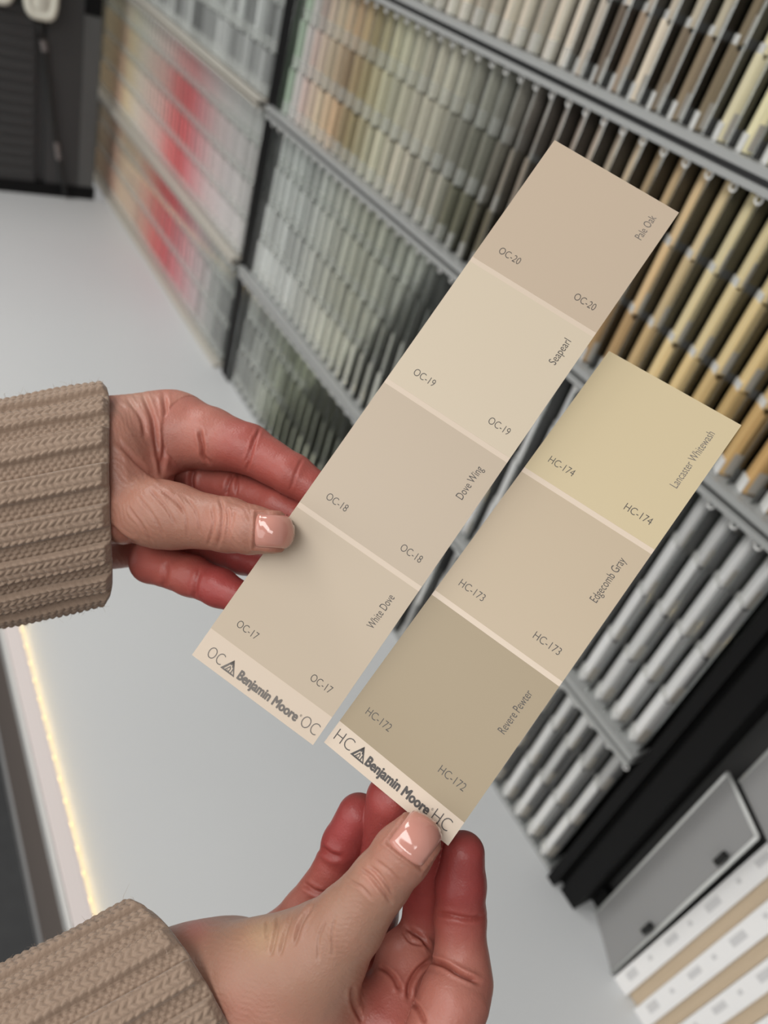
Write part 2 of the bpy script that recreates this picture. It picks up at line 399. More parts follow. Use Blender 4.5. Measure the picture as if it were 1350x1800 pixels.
sv, sf, scol = [], [], []
for i, c in enumerate(chips):
    (ex, ey), _, _ = stack_frame(c['xc'], c['yo'])
    lin = S(*c['rgb']); gain = min(1.75, 0.86 / max(lin)); lin = tuple(gain * q for q in lin)
    var = (c['col'] * 3 + c['k']) % 6
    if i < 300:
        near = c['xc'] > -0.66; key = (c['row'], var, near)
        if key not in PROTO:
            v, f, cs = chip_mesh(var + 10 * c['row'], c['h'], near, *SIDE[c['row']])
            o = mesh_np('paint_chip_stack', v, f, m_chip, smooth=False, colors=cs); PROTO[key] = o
        else:
            o = PROTO[key].copy(); SC.collection.objects.link(o)
        o.location = (ex, ey, ZW(c['zb'])); o.color = (*lin, 1)
        where = ('%s column from the black frame' if c['unit'] == 'right' else 'far rack, %s column from the dividing post') % ordinal(c['col'] + 1)
        tag(o, '%s chip stack, %s tier, %s, %s' % (color_word(c['rgb']), tier_word(c['k'], c['n']), ROWW[c['row']], where), 'paint chips',
            'paint chip stacks in the right-hand rack' if c['unit'] == 'right' else 'paint chip stacks in the far rack')
    else:
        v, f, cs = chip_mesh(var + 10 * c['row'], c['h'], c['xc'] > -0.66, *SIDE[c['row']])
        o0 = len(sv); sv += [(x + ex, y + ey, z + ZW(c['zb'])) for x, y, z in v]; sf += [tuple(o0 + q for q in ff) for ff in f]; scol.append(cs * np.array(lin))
st = mesh_np('paint_chip_stacks', sv, sf, m_chipstuff, smooth=False, colors=np.vstack(scol))
tag(st, 'many more paint chip stacks filling the farther and covered pockets of both racks', 'paint chips', kind='stuff')

def rack(unit, xs, ncol, label):
    x1 = xs + 0.0160; x0 = xs - PITCH * (ncol - 1) - 0.0165
    root = empty('chip_rack', ((x0 + x1) / 2, 0.63, CT)); tag(root, label, 'paint chip rack', 'paint chip racks')
    b = MB(); b.box(x0, x1, 0.6305, 0.645, CT + 0.0005, 2.2); rel(b.build('back_board', m_rackback), root)
    for row in range(4):
        zt, zb = RAILS[row], RAILS[row + 1]
        # one moulded tray per row: clear dividers with rounded front rods and top rings, white pocket lips, smoky clips
        t = MB()
        for col in range(ncol + 1):
            xd = xs - PITCH * col + 0.0142
            t.box(xd - 0.0006, xd + 0.0006, 0.5990, 0.6295, ZW(zb + 0.0105), ZW(zt - 0.009), 0)
            t.tube([(xd, 0.5975, ZW(zb + 0.0105)), (xd, 0.5975, ZW(zt - 0.010))], 0.0010, 6, 0)
            t.tube([(xd + 0.0034 * math.cos(a), 0.5955, ZW(zt - 0.0125) + 0.0034 * math.sin(a)) for a in np.linspace(0, 2 * math.pi, 11)], 0.0008, 5, 1)
            if col == ncol: break
            xc = xs - PITCH * col
            for zk, h, yo in tiers(row):
                (ex, ey), f, g = stack_frame(xc, yo)
                nf = (-SA, -CA); ns = (CA, -SA)
                u0, u1, d0, d1 = -0.0004, FW + 0.0006, 0.0007, 0.0018
                pl = [(ex + f[0] * u + nf[0] * d, ey + f[1] * u + nf[1] * d) for u, d in ((u0, d0), (u1, d0), (u1, d1), (u0, d1))]
                if xc > -0.66: t.prism(pl, ZW(zk - 0.001), ZW(zk + (0.013 if zk < zb + 0.02 else 0.0065)), 1)
                pl2 = [(ex + g[0] * u + ns[0] * d, ey + g[1] * u + ns[1] * d) for u, d in ((-0.0006, 0.0004), (SD * 0.72, 0.0004), (SD * 0.72, 0.0010), (-0.0006, 0.0010))]
                if xc < -0.66:
                    t.prism(pl2, ZW(zk - 0.0004), ZW(zk + 0.27 * h), 3); continue
                pl = [(ex + g[0] * u + ns[0] * d, ey + g[1] * u + ns[1] * d) for u, d in ((0.003, 0.0008), (0.0125, 0.0008), (0.0125, 0.0017), (0.003, 0.0017))]
                t.prism(pl, ZW(zk + 0.002), ZW(zk + h * 0.34), 2)
        rel(t.build('pocket_tray', [m_acrylic, m_lipw, m_clip, m_lipt]), root)
    for z in RAILS:
        r = MB(); mi = 0
        up, dn = (0.0098, 0.0090) if unit == 'right' else (0.0064, 0.0062)
        r.box(x0 - 0.02, x1, 0.589, 0.6300, ZW(z + 0.0028), ZW(z + up), 0)
        r.box(x0 - 0.02, x1, 0.591, 0.6300, ZW(z - dn), ZW(z - 0.0032), 0)
        r.box(x0 - 0.02, x1, 0.600, 0.6300, ZW(z - 0.0031), ZW(z + 0.0027), 1)
        if z < -0.7: r = MB(); r.box(x0 - 0.02, x1, 0.589 if unit == 'left' else 0.604, 0.63, CT + 0.0015, ZW(z + (up if unit == 'left' else 0.006)), 0)
        rel(r.build('shelf_rail', [m_railw if unit == 'left' else m_rail, m_raild]), root)
    b = MB(); b.box(x0 - 0.0405, x0 - 0.0005, 0.6005, 0.645, CT + 0.0005, 2.2)
    rel(b.build('post', m_black if unit == 'right' else m_pillar), root)
rack('right', *UNITS[0][1:], 'wide clear-pocket paint chip rack right of the vertical black post, behind the held cards')
rack('left', *UNITS[1][1:], 'far paint chip rack with red and tan chips, left of the vertical black post')

# ---------------------------------------------------------------- clear holders and booklets at the lower right
def holder(zb, h, inset, label):
    o = empty('brochure_holder', (-0.03, 0.61, ZW(zb)))
    tag(o, label, 'brochure holder', 'clear holders by the black frame')
    A, B_ = np.array((-0.136 + inset, 0.628)), np.array((-0.079 + inset, 0.601))
    d = (B_ - A) / np.linalg.norm(B_ - A); n = np.array((-d[1], d[0])) * 0.0025
    if n[1] < 0: n = -n
    b = MB(); b.prism([tuple(A), tuple(B_), tuple(B_ + n), tuple(A + n)], ZW(zb), ZW(zb + h)); rel(b.build('side_panel', m_frost), o)
    b = MB(); b.tube([(*A, ZW(zb + h)), (*B_, ZW(zb + h))], 0.0022, 8); b.tube([(*B_, ZW(zb)), (*B_, ZW(zb + h))], 0.0020, 8); b.tube([(*A, ZW(zb)), (*A, ZW(zb + h))], 0.0016, 8)
    rel(b.build('rim', m_rim, smooth=True), o)
    b = MB()
    for q in (0.30, 0.80): b.box(*(sorted((B_[0] - 0.010, B_[0] - 0.004))), B_[1] - 0.004, B_[1] + 0.001, ZW(zb + h * q), ZW(zb + h * q + 0.016))
    rel(b.build('clip', m_groove), o)
    return o
holder(-0.8075, 0.285, 0.0, 'clear grey acrylic brochure holder standing on the counter beside the white booklets')
holder(-0.5190, 0.20, 0.012, 'clear grey acrylic holder stacked on top of the one standing on the counter')
TINTS = [m_page, m_page, m_page]
for i in range(5):
    bk = empty('booklet', (-0.070 + 0.033 * i, 0.6, CT + 0.0006))
    tag(bk, '%s white-covered booklet with beige pages, standing on the counter, counted from the grey holder' % ORD1[i + 1], 'booklet', 'booklets beside the grey holder')
    x0 = -0.074 + 0.033 * i
    lean = 0.030; h = 0.33
    def slab(xa, xb, y0, y1, z1, mi, B0):
        B0.prism([(xa, y0), (xb, y0), (xb, y1), (xa, y1)], CT + 0.0006, CT + z1, mi, [(xa, y0 + lean * z1 / h), (xb, y0 + lean * z1 / h), (xb, y1 + lean * z1 / h), (xa, y1 + lean * z1 / h)])
    y0 = 0.598 if i else 0.599
    b = MB(); slab(x0, x0 + 0.0195, y0 - 0.004 * 0, y0 + 0.014, h, 0, b); rel(b.build('cover', m_spine, bevel=0.0006), bk)
    b = MB(); slab(x0 + 0.0197, x0 + 0.0325, y0 + 0.006, y0 + 0.0139, h - 0.004, 0, b); rel(b.build('page_block', m_page), bk)
    for z0, w0, w1, hh in ((0.020, 0.004, 0.012, 0.018), (0.062, 0.006, 0.010, 0.006), (0.095, 0.005, 0.011, 0.020), (0.135, 0.006, 0.010, 0.006), (0.165, 0.005, 0.012, 0.022), (0.215, 0.006, 0.010, 0.006), (0.245, 0.005, 0.011, 0.02)):
        ya, yb = y0 - 0.0003 + lean * z0 / h, y0 - 0.0003 + lean * (z0 + hh) / h
        b = MB(); b.prism([(x0 + w0, ya), (x0 + w1, ya), (x0 + w1, ya + 0.0002), (x0 + w0, ya + 0.0002)], CT + z0, CT + z0 + hh, 0,
                [(x0 + w0, yb), (x0 + w1, yb), (x0 + w1, yb + 0.0002), (x0 + w0, yb + 0.0002)])
        rel(b.build('printed_mark', m_mark), bk)

# ---------------------------------------------------------------- the two held colour cards
m_cream = mat('cream_card_stock', S(215, 198, 179), 0.42)
m_ink = mat('dark_grey_ink', S(72, 68, 66), 0.5)
m_inkl = mat('grey_ink', S(112, 106, 101), 0.5)
FONT = None
def text_mesh(body, offset=0.0):
    cu = bpy.data.curves.new('lettering', 'FONT'); cu.body = body; cu.size = 1.0; cu.offset = offset; cu.resolution_u = 4
    o = bpy.data.objects.new('lettering', cu); SC.collection.objects.link(o)
    dg = bpy.context.evaluated_depsgraph_get(); dg.update()
    me = bpy.data.meshes.new_from_object(o.evaluated_get(dg))
    v = np.array([tuple(p.co)[:2] for p in me.vertices]); f = [tuple(p.vertices) for p in me.polygons]
    bpy.data.objects.remove(o); bpy.data.curves.remove(cu); bpy.data.meshes.remove(me)
    return v, f

class Card:
    """A stiff printed card: u runs across it, v from its top end, both in millimetres."""
    def __init__(s, corners, cname, label):
        tl, tr, br, bl = [W(c) for c in corners]
        s.e = (tr - tl + br - bl); s.e /= np.linalg.norm(s.e)
        l = (bl - tl + br - tr); s.L = np.linalg.norm(l) / 2 * 1000; l -= s.e * (l @ s.e); s.l = l / np.linalg.norm(l)
        s.n = -np.cross(s.e, s.l); s.Wd = 50.8
        c = (tl + tr + br + bl) / 4
        s.o = c - s.e * s.Wd / 2000 - s.l * s.L / 2000
        s.root = empty(cname, tuple(c)); tag(s.root, label, 'paint sample card', 'held paint sample cards')
        s.slab('card_stock', 0, s.Wd, 0, s.L, -0.30, 0.0, m_cream, s.root)
    def P(s, u, v, h=0.0): return s.o + s.e * u / 1000 + s.l * v / 1000 + s.n * h / 1000
    def slab(s, name, u0, u1, v0, v1, h0, h1, m, parent):
        vs = [s.P(u, v, h) - s.P(s.Wd / 2, s.L / 2) for h in (h0, h1) for u, v in ((u0, v0), (u1, v0), (u1, v1), (u0, v1))]
        b = MB(); b.add(vs, [(0, 1, 2, 3), (7, 6, 5, 4), (0, 4, 5, 1), (1, 5, 6, 2), (2, 6, 7, 3), (3, 7, 4, 0)])
        o = b.build(name, m, parent); return o
    def poly(s, name, polys, h, m, parent, mi=None):
        b = MB()
        for pl, k in polys: b.add([s.P(u, v, h) - s.P(s.Wd / 2, s.L / 2) for u, v in pl], [tuple(range(len(pl)))[::-1]], k)
        return b.build(name, m, parent)
    def text(s, name, body, u0, u1, base, cap, parent, m, offset=0.0, up=False, bold=0.0):
        """lettering from u0 to u1 along its baseline; up=True turns it to read along the card towards its top"""
        v, f = text_mesh(body, offset)
        capv, _ = text_mesh('H', offset)
        x0, x1 = v[:, 0].min(), v[:, 0].max(); sx = abs(u1 - u0) / (x1 - x0); sy = cap / (capv[:, 1].max())
        X, Y = (v[:, 0] - x0) * sx, v[:, 1] * sy
        b = MB()
        for q, (du, dv) in enumerate([(0, 0)] if not bold else [(-bold, -bold / 2), (-bold, bold / 2), (0, -bold), (0, bold), (bold, -bold / 2), (bold, bold / 2)]):
            hh = 0.10 + 0.002 * q
            if up: pts = [s.P(base - y + dv, u0 - x + du, hh) for x, y in zip(X, Y)]
            else: pts = [s.P(u0 + x + du, base - y + dv, hh) for x, y in zip(X, Y)]
            b.add([p - s.P(s.Wd / 2, s.L / 2) for p in pts], f)
        return b.build(name, m, parent)

def make_card(corners, swatches, code, colors, names, brand_v, label, label_sw, codex, series):
    c = Card(corners, 'paint_sample_card', label)
    T0 = 52.6
    for i, (col, nm) in enumerate(zip(colors, names)):
        v0 = 0.0 if i == 0 else T0 * i + 0.95
        v1 = T0 * (i + 1) - 0.95 if i < len(colors) - 1 else brand_v
        m = mat('swatch_paint', S(*col), 0.40, spec=0.35)
        sw = c.slab('color_swatch', 0, c.Wd, v0, v1, 0.0, 0.05, m, c.root)
        sw['label'] = label_sw[i]
        base = T0 * i + 45.7
        for (a, z_) in codex: c.text('code_lettering', code[i], a, z_, base, 2.55, sw, m_ink, -0.010)
        (s0, s1) = nm[1]
        c.text('name_lettering', nm[0], s0, s1, 45.5, 2.75, sw, m_inkl if i == 0 else m_ink, -0.004, up=True)
    return c
S0 = dict(a=0)
oc = make_card([(0.0606, -0.1319, 0.2752), (0.1022, -0.1035, 0.2683), (-0.0235, 0.0766, 0.2551), (-0.065, 0.0482, 0.262)], 4,
    ['OC-20', 'OC-19', 'OC-18', 'OC-17'], [(195, 177, 156), (209, 195, 173), (194, 178, 158), (197, 181, 160)],
    [('Pale Oak', (15.5, 5.8)), ('Seapearl', (69.0, 58.9)), ('Dove Wing', (125.2, 112.4)), ('White Dove', (177.9, 165.0))], 209.0,
    'longer four-colour beige paint sample card held between the thumb and fingers of the upper hand',
    ['deepest greige swatch at the top end', 'lightest pinkish cream swatch', 'soft beige swatch', 'warm cream beige swatch at the lower end'], [(6.6, 15.0), (37.5, 45.7)], 'OC')
hc = make_card([(0.0793, -0.0567, 0.2732), (0.1191, -0.0289, 0.2584), (0.02, 0.104, 0.2416), (-0.0199, 0.0761, 0.2564)], 3,
    ['HC-174', 'HC-173', 'HC-172'], [(202, 186, 152), (190, 173, 149), (164, 148, 122)],
    [('Lancaster Whitewash', (30.2, 7.2)), ('Edgecomb Gray', (77.1, 59.9)), ('Revere Pewter', (128.8, 112.9))], 158.0,
    'shorter three-colour paint sample card with a yellow top, held by the lower hand',
    ['pale yellow swatch at the top end', 'light greige swatch in the middle', 'darker taupe swatch at the lower end'], [(5.4, 15.2), (35.2, 45.1)], 'HC')
def brand(c, base, series, u_l, u_r, bm, lg):
    ink = m_inkl if series == 'OC' else m_ink
    c.text('series_lettering', series, *u_l, base + 0.1, 4.0, c.root, ink, -0.018)
    c.text('series_lettering', series, *u_r, base + 0.1, 4.0, c.root, ink, -0.018)
    bmo = c.text('brand_lettering', 'Benjamin Moore', *bm, base, 3.1, c.root, ink, 0.0, bold=0.16)
    c.text('registered_mark', '\u00ae', bm[1] + 0.25, bm[1] + 0.95, base - 2.3, 0.75, c.root, m_inkl, 0.0)
    # triangle emblem with a mountain inside
    x0, x1 = lg; xm = x0 + (x1 - x0) * 0.47; v1 = base + 0.35; v0 = v1 - 4.7
    w = x1 - x0
    def Q(a, t): return (x0 + a * w, v1 - t * 4.7)
    apex = (0.47, 1.0)
    polys = [([Q(0, 0), Q(1, 0), Q(.875, .11), Q(.20, .11)], 0), ([Q(0, 0), Q(.20, .11), Q(.465, .74), Q(*apex)], 0), ([Q(1, 0), Q(*apex), Q(.465, .74), Q(.875, .11)], 0),
             ([Q(*apex), Q(.34, .70), Q(.44, .55), Q(.52, .64), Q(.58, .46), Q(.66, .56), Q(.73, .50)], 0),
             ([Q(.27, .085), Q(.345, .085), Q(.475, .40), Q(.46, .52)], 0), ([Q(.475, .40), Q(.46, .52), Q(.57, .36), Q(.55, .24)], 0), ([Q(.50, .085), Q(.56, .085), Q(.57, .36), Q(.51, .22)], 0),
             ([Q(.66, .085), Q(.72, .085), Q(.72, .40), Q(.66, .46)], 0), ([Q(.40, .085), Q(.45, .085), Q(.46, .18), Q(.43, .20)], 0)]
    c.poly('emblem', polys, 0.10, [ink], c.root)
brand(oc, 217.3, 'OC', (4.0, 10.0), (43.1, 49.5), (17.1, 41.4), (10.4, 16.2))
brand(hc, 163.7, 'HC', (1.7, 8.5), (41.7, 48.0), (15.0, 40.0), (9.2, 14.7))

# ---------------------------------------------------------------- hands (one continuous skin each), nails, knitted cuffs
def sdf_cap(P, a, b, ra, rb):
    ab = b - a; t = np.clip(((P - a) @ ab) / (ab @ ab), 0, 1)
    d = P - a - t[..., None] * ab
    return np.sqrt((d * d).sum(-1)) - (ra + t * (rb - ra)), t
def smin(a, b, k):
    h = np.maximum(k - np.abs(a - b), 0) / k
    return np.minimum(a, b) - h * h * k * 0.25

class Hand:
    def __init__(s, palm, fingers, palm_k=0.008, join_k=0.006):
        cv = lambda j: (PC(j[0], j[1], j[2]), j[3] / FPX * j[2])
        s.palm = [(cv(a), cv(b), ca, cb) for a, b, ca, cb in palm]
        s.fingers = {n: [(cv(a), cv(b), ca, cb) for a, b, ca, cb in zip(f, f[1:], c, c[1:])] for n, (f, c) in fingers.items()}
        s.pk, s.jk = palm_k, join_k
    def sdf(s, P, full=False):
        P = np.asarray(P, np.float32 if not full else float)
        pd = None; near = []; cols = []; ids = []
        for (a, ra), (b, rb), ca, cb in s.palm:
            d, t = sdf_cap(P, a, b, ra, rb)
            if full: near.append(d); cols.append(np.array(ca) + t[..., None] * (np.array(cb) - np.array(ca))); ids.append('palm')
            pd = d if pd is None else smin(pd, d, s.pk)
        out = pd
        for n, segs in s.fingers.items():
            fd = None
            for (a, ra), (b, rb), ca, cb in segs:
                d, t = sdf_cap(P, a, b, ra, rb)
                if full: near.append(d); cols.append(np.array(ca) + t[..., None] * (np.array(cb) - np.array(ca))); ids.append(n)
                fd = d if fd is None else smin(fd, d, 0.0022)
            out = np.minimum(out, smin(pd, fd, s.jk))
        return (out, np.array(near), np.array(cols), ids) if full else out
    def bounds(s):
        pts = [(j[0], j[1]) for seg in s.palm + [x for f in s.fingers.values() for x in f] for j in seg[:2]]
        lo = np.min([p - r for p, r in pts], 0) - 0.004; hi = np.max([p + r for p, r in pts], 0) + 0.004
        return lo, hi
    def trace(s, px, py):
        """front surface of the skin along the sight line of each picture point"""
        d = np.c_[(px - 675) / FPX, (py - 900) / FPX, np.ones(len(px))]; ln = np.linalg.norm(d, axis=1, keepdims=True); d = d / ln
        t = np.full(len(px), 0.17)
        for _ in range(90):
            t = t + np.clip(s.sdf(d * t[:, None]), -0.01, 0.01) * 0.9
        return d * t[:, None]
    def grad(s, P, e=2e-4):
        P = np.asarray(P, float); g = np.zeros_like(P)
        for i in range(3):
            o = np.zeros(3); o[i] = e
            g[:, i] = s.sdf((P + o).astype(float)) - s.sdf((P - o).astype(float))
        return g / np.maximum(np.linalg.norm(g, axis=1, keepdims=True), 1e-9)

def surface_nets(F, lo, h):
    nx, ny, nz = F.shape; ins = F < 0
    c = np.zeros((nx - 1, ny - 1, nz - 1), np.int8)
    for dx in (0, 1):
        for dy in (0, 1):
            for dz in (0, 1): c += ins[dx:nx - 1 + dx, dy:ny - 1 + dy, dz:nz - 1 + dz]
    act = (c > 0) & (c < 8); idx = np.argwhere(act); vid = -np.ones(act.shape, np.int64); vid[act] = np.arange(len(idx))
    acc = np.zeros((len(idx), 3)); cnt = np.zeros(len(idx))
    cor = [np.array((i & 1, i >> 1 & 1, i >> 2 & 1)) for i in range(8)]
    val = [F[tuple((idx + k).T)] for k in cor]
    for i in range(8):
        for j in range(i + 1, 8):
            if np.abs(cor[i] - cor[j]).sum() != 1: continue
            m = (val[i] < 0) != (val[j] < 0); t = np.where(m, val[i] / np.where(m, val[i] - val[j], 1), 0)
            acc += m[:, None] * (cor[i] + t[:, None] * (cor[j] - cor[i])); cnt += m
    V = lo + (idx + acc / cnt[:, None]) * h
    Q = []
    for ax in range(3):
        u, v = (ax + 1) % 3, (ax + 2) % 3
        sl = [slice(1, -1)] * 3; sl[ax] = slice(0, -1); a = ins[tuple(sl)]
        sl2 = list(sl); sl2[ax] = slice(1, None); b2 = ins[tuple(sl2)]
        e = np.argwhere(a != b2); flip = a[tuple(e.T)]
        e = e + 1; e[:, ax] -= 1
        du = np.zeros(3, int); du[u] = 1; dv = np.zeros(3, int); dv[v] = 1
        q = np.stack([vid[tuple((e - du - dv).T)], vid[tuple((e - dv).T)], vid[tuple(e.T)], vid[tuple((e - du).T)]], 1)
        q[~flip] = q[~flip][:, ::-1]; Q.append(q)
    return V, np.vstack(Q)

def poly_dist(px, py, pl):
    best = np.full(len(px), 1e9); tt = np.zeros(len(px)); L = [0.0]
    for (x0, y0), (x1, y1) in zip(pl, pl[1:]): L.append(L[-1] + math.hypot(x1 - x0, y1 - y0))
    for i, ((x0, y0), (x1, y1)) in enumerate(zip(pl, pl[1:])):
        dx, dy = x1 - x0, y1 - y0; t = np.clip(((px - x0) * dx + (py - y0) * dy) / (dx * dx + dy * dy), 0, 1)
        d = np.hypot(px - x0 - t * dx, py - y0 - t * dy); m = d < best
        best[m] = d[m]; tt[m] = ((L[i] + t * (L[i + 1] - L[i])) / L[-1])[m]
    return best, tt
def smooth_line(pl, n=4):
    pts = [np.array(p, float) for p in pl]; pts = [2 * pts[0] - pts[1]] + pts + [2 * pts[-1] - pts[-2]]; out = []
    for i in range(1, len(pts) - 2):
        p0, p1, p2, p3 = pts[i - 1:i + 3]
        for k in range(n):
            t = k / n
            out.append(tuple(0.5 * (2 * p1 + (p2 - p0) * t + (2 * p0 - 5 * p1 + 4 * p2 - p3) * t * t + (3 * p1 - p0 - 3 * p2 + p3) * t ** 3)))
    return out + [tuple(pts[-2])]

m_skin = mat('skin', (0.7, 0.5, 0.42), 0.40, spec=0.42)
bs = bsdf(m_skin)
at = nd(m_skin, 'ShaderNodeAttribute'); at.attribute_name = 'tone'
tc = nd(m_skin, 'ShaderNodeTexCoord')
n1 = nd(m_skin, 'ShaderNodeTexNoise'); n1.inputs['Scale'].default_value = 260; n1.inputs['Detail'].default_value = 4
n2 = nd(m_skin, 'ShaderNodeTexNoise'); n2.inputs['Scale'].default_value = 70; n2.inputs['Detail'].default_value = 3
mr = nd(m_skin, 'ShaderNodeMapRange'); mr.inputs['To Min'].default_value = 0.90; mr.inputs['To Max'].default_value = 1.10
mx = nd(m_skin, 'ShaderNodeMix', data_type='RGBA', blend_type='MULTIPLY'); mx.inputs[0].default_value = 1.0
lk(m_skin, tc.outputs['Object'], n1.inputs['Vector']); lk(m_skin, tc.outputs['Object'], n2.inputs['Vector'])
lk(m_skin, n2.outputs['Fac'], mr.inputs['Value'])
cmb = nd(m_skin, 'ShaderNodeCombineColor'); cmb.inputs[0].default_value = 1.0
lk(m_skin, mr.outputs[0], cmb.inputs[1]); lk(m_skin, mr.outputs[0], cmb.inputs[2])
lk(m_skin, at.outputs['Color'], mx.inputs[6]); lk(m_skin, cmb.outputs[0], mx.inputs[7]); lk(m_skin, mx.outputs[2], bs.inputs['Base Color'])
vo = nd(m_skin, 'ShaderNodeTexVoronoi', feature='DISTANCE_TO_EDGE'); vo.inputs['Scale'].default_value = 900
lk(m_skin, tc.outputs['Object'], vo.inputs['Vector'])
b1 = nd(m_skin, 'ShaderNodeBump'); b1.inputs['Strength'].default_value = 0.22; b1.inputs['Distance'].default_value = 0.0004
b2_ = nd(m_skin, 'ShaderNodeBump'); b2_.inputs['Strength'].default_value = 0.35; b2_.inputs['Distance'].default_value = 0.0008
lk(m_skin, vo.outputs['Distance'], b1.inputs['Height']); lk(m_skin, n1.outputs['Fac'], b2_.inputs['Height']); lk(m_skin, b1.outputs[0], b2_.inputs['Normal']); lk(m_skin, b2_.outputs[0], bs.inputs['Normal'])
bs.inputs['Subsurface Weight'].default_value = 0.22; bs.inputs['Subsurface Radius'].default_value = (1.0, 0.35, 0.2); bs.inputs['Subsurface Scale'].default_value = 0.0035
m_nail = mat('polished_nail', S(200, 140, 126), 0.10, spec=0.7)
noise_color(m_nail, S(196, 134, 120), S(206, 148, 134), 120, 2)
bsdf(m_nail).inputs['Coat Weight'].default_value = 0.6; bsdf(m_nail).inputs['Coat Roughness'].default_value = 0.06
m_ring = mat('dull_silver_ring', S(120, 116, 112), 0.25, 1.0)

TAN_U = S(168, 119, 101)
TAN, PEACH, PINK, ROSE, RED = S(165, 124, 105), S(171, 119, 102), S(180, 116, 102), S(163, 85, 76), S(151, 66, 63)

def build_hand(hand, h, creases, bulges, nail, wrinkle, label, cname='hand'):
    lo, hi = hand.bounds(); n = np.ceil((hi - lo) / h).astype(int) + 1
    B = 8; n = (n + B - 1) // B * B                     # coarse pass over blocks, fine pass only where the surface runs
    ax = [lo[i] + np.arange(n[i]) * h for i in range(3)]
    cx_ = [a_.reshape(-1, B).mean(1) for a_ in ax]
    CX = np.stack(np.meshgrid(*cx_, indexing='ij'), -1); cd = hand.sdf(CX)
    F = np.repeat(np.repeat(np.repeat(cd, B, 0), B, 1), B, 2).astype(np.float32)
    loc = np.stack(np.meshgrid(*[np.arange(B)] * 3, indexing='ij'), -1) * h
    near_ = np.argwhere(np.abs(cd) < B * h * 0.9 + 0.0025)
    for c_ in range(0, len(near_), 400):
        bl = near_[c_:c_ + 400]; P_ = lo + bl[:, None, None, None, :] * (B * h) + loc[None]
        D_ = hand.sdf(P_)
        for q, (i, j, k) in enumerate(bl): F[i * B:i * B + B, j * B:j * B + B, k * B:k * B + B] = D_[q]
    V, Q = surface_nets(F, lo, h)
    # settle the vertices on the surface
    for _ in range(2): V = V - hand.grad(V) * hand.sdf(V)[:, None] * 0.9
    N = hand.grad(V)
    _, near, cols, ids = hand.sdf(V, full=True)
    w = np.exp(-np.clip(near - near.min(0), 0, 0.03) / 0.0022); w /= w.sum(0)
    col = (w[..., None] * cols).sum(0); own = np.array(ids)[near.argmin(0)]
    px = 675 + FPX * V[:, 0] / V[:, 2]; py = 900 + FPX * V[:, 1] / V[:, 2]
    facing = np.clip(-(N * V).sum(1) / np.linalg.norm(V, axis=1) * 3 + 0.5, 0, 1)
    disp = np.zeros(len(V))
    for who, pl, wd, dep, red in creases:
        d, t = poly_dist(px, py, smooth_line(pl)); m = np.isin(own, who) * facing
        fade = np.clip(np.minimum(t, 1 - t) * 6 + 0.15, 0, 1)
        g = np.exp(-(d / wd) ** 2) * m * fade
        disp -= dep * g; disp += dep * 0.35 * np.exp(-((d - 2.1 * wd) / (1.1 * wd)) ** 2) * m * fade
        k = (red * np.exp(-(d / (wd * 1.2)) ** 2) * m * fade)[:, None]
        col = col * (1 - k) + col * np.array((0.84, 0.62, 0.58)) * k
    for who, cx, cy, rad, dep, tint in bulges:
        m = np.isin(own, who) * facing; g = np.exp(-((px - cx) ** 2 + (py - cy) ** 2) / rad ** 2) * m
        disp += dep * g
        if tint is not None: col = col * (1 - 0.75 * g[:, None]) + np.array(tint) * 0.75 * g[:, None]
    # fine wrinkles across the back of the thumb
    (wx, wy), wl, wamp = wrinkle; wn = math.hypot(wx, wy); wu = (px * wx + py * wy) / wn; wv = (-px * wy + py * wx) / wn
    ph = wu / wl + 0.55 * np.sin(wv / 17.0 + wu / 60.0) + 0.35 * np.sin(wv / 7.3 + wu / 23.0)
    env = 0.5 + 0.5 * np.sin(wu / 41.0 + wv / 55.0 + 1.0)
    disp += np.isin(own, ['thumb', 'palm']) * facing * wamp * env * (np.abs(np.sin(np.pi * ph)) ** 0.6 - 0.6)
    V2 = V + N * disp[:, None]
    root = empty(cname, tuple(W(np.mean(V, 0)))); c0 = W(np.mean(V, 0))
    # nail: outline in the thumb's own frame, laid on the skin
    (cx, cy), (axx, axy), ln, wd, who = nail
    al = math.hypot(axx, axy); axx, axy = axx / al, axy / al; sx, sy = -axy, axx
    nu, nv = 26, 22; pts = []
    for i in range(nu):
        a = -1 + 2 * i / (nu - 1)
        for j in range(nv):
            q = -1 + 2 * j / (nv - 1)
            end = 1 - 0.34 * abs(q) ** 2.6 if a > 0 else 1 - 0.16 * abs(q) ** 4       # free edge rounder than the root
            pts.append((cx + axx * a * end * ln / 2 + sx * q * wd / 2 * (1 - 0.05 * (a < 0) * a * a), cy + axy * a * end * ln / 2 + sy * q * wd / 2))
    pts = np.array(pts); S3 = hand.trace(pts[:, 0], pts[:, 1])
    miss = hand.sdf(S3) > 0.0004; P3 = np.c_[(pts[:, 0] - 675) / FPX, (pts[:, 1] - 900) / FPX, np.ones(len(pts))] * (np.median(S3[~miss, 2]) + 0.002)
    for _ in range(12): P3 = P3 - hand.grad(P3) * hand.sdf(P3)[:, None]
    S3[miss] = P3[miss]
    G = hand.grad(S3)
    qq = np.tile(np.linspace(-1, 1, nv), nu); aa = np.repeat(np.linspace(-1, 1, nu), nv)
    edge = np.maximum(np.abs(qq), np.where(aa < 0, -aa, 0.0))
    lift = 0.00055 - 0.0008 * np.clip(edge - 0.80, 0, 1) / 0.2 + 0.00015 * np.clip(aa - 0.5, 0, 1)
    top = S3 + G * lift[:, None]; bot = S3 - G * 0.0009
    Vn = W(np.vstack([top, bot])) - c0; nn = nu * nv; fs = []
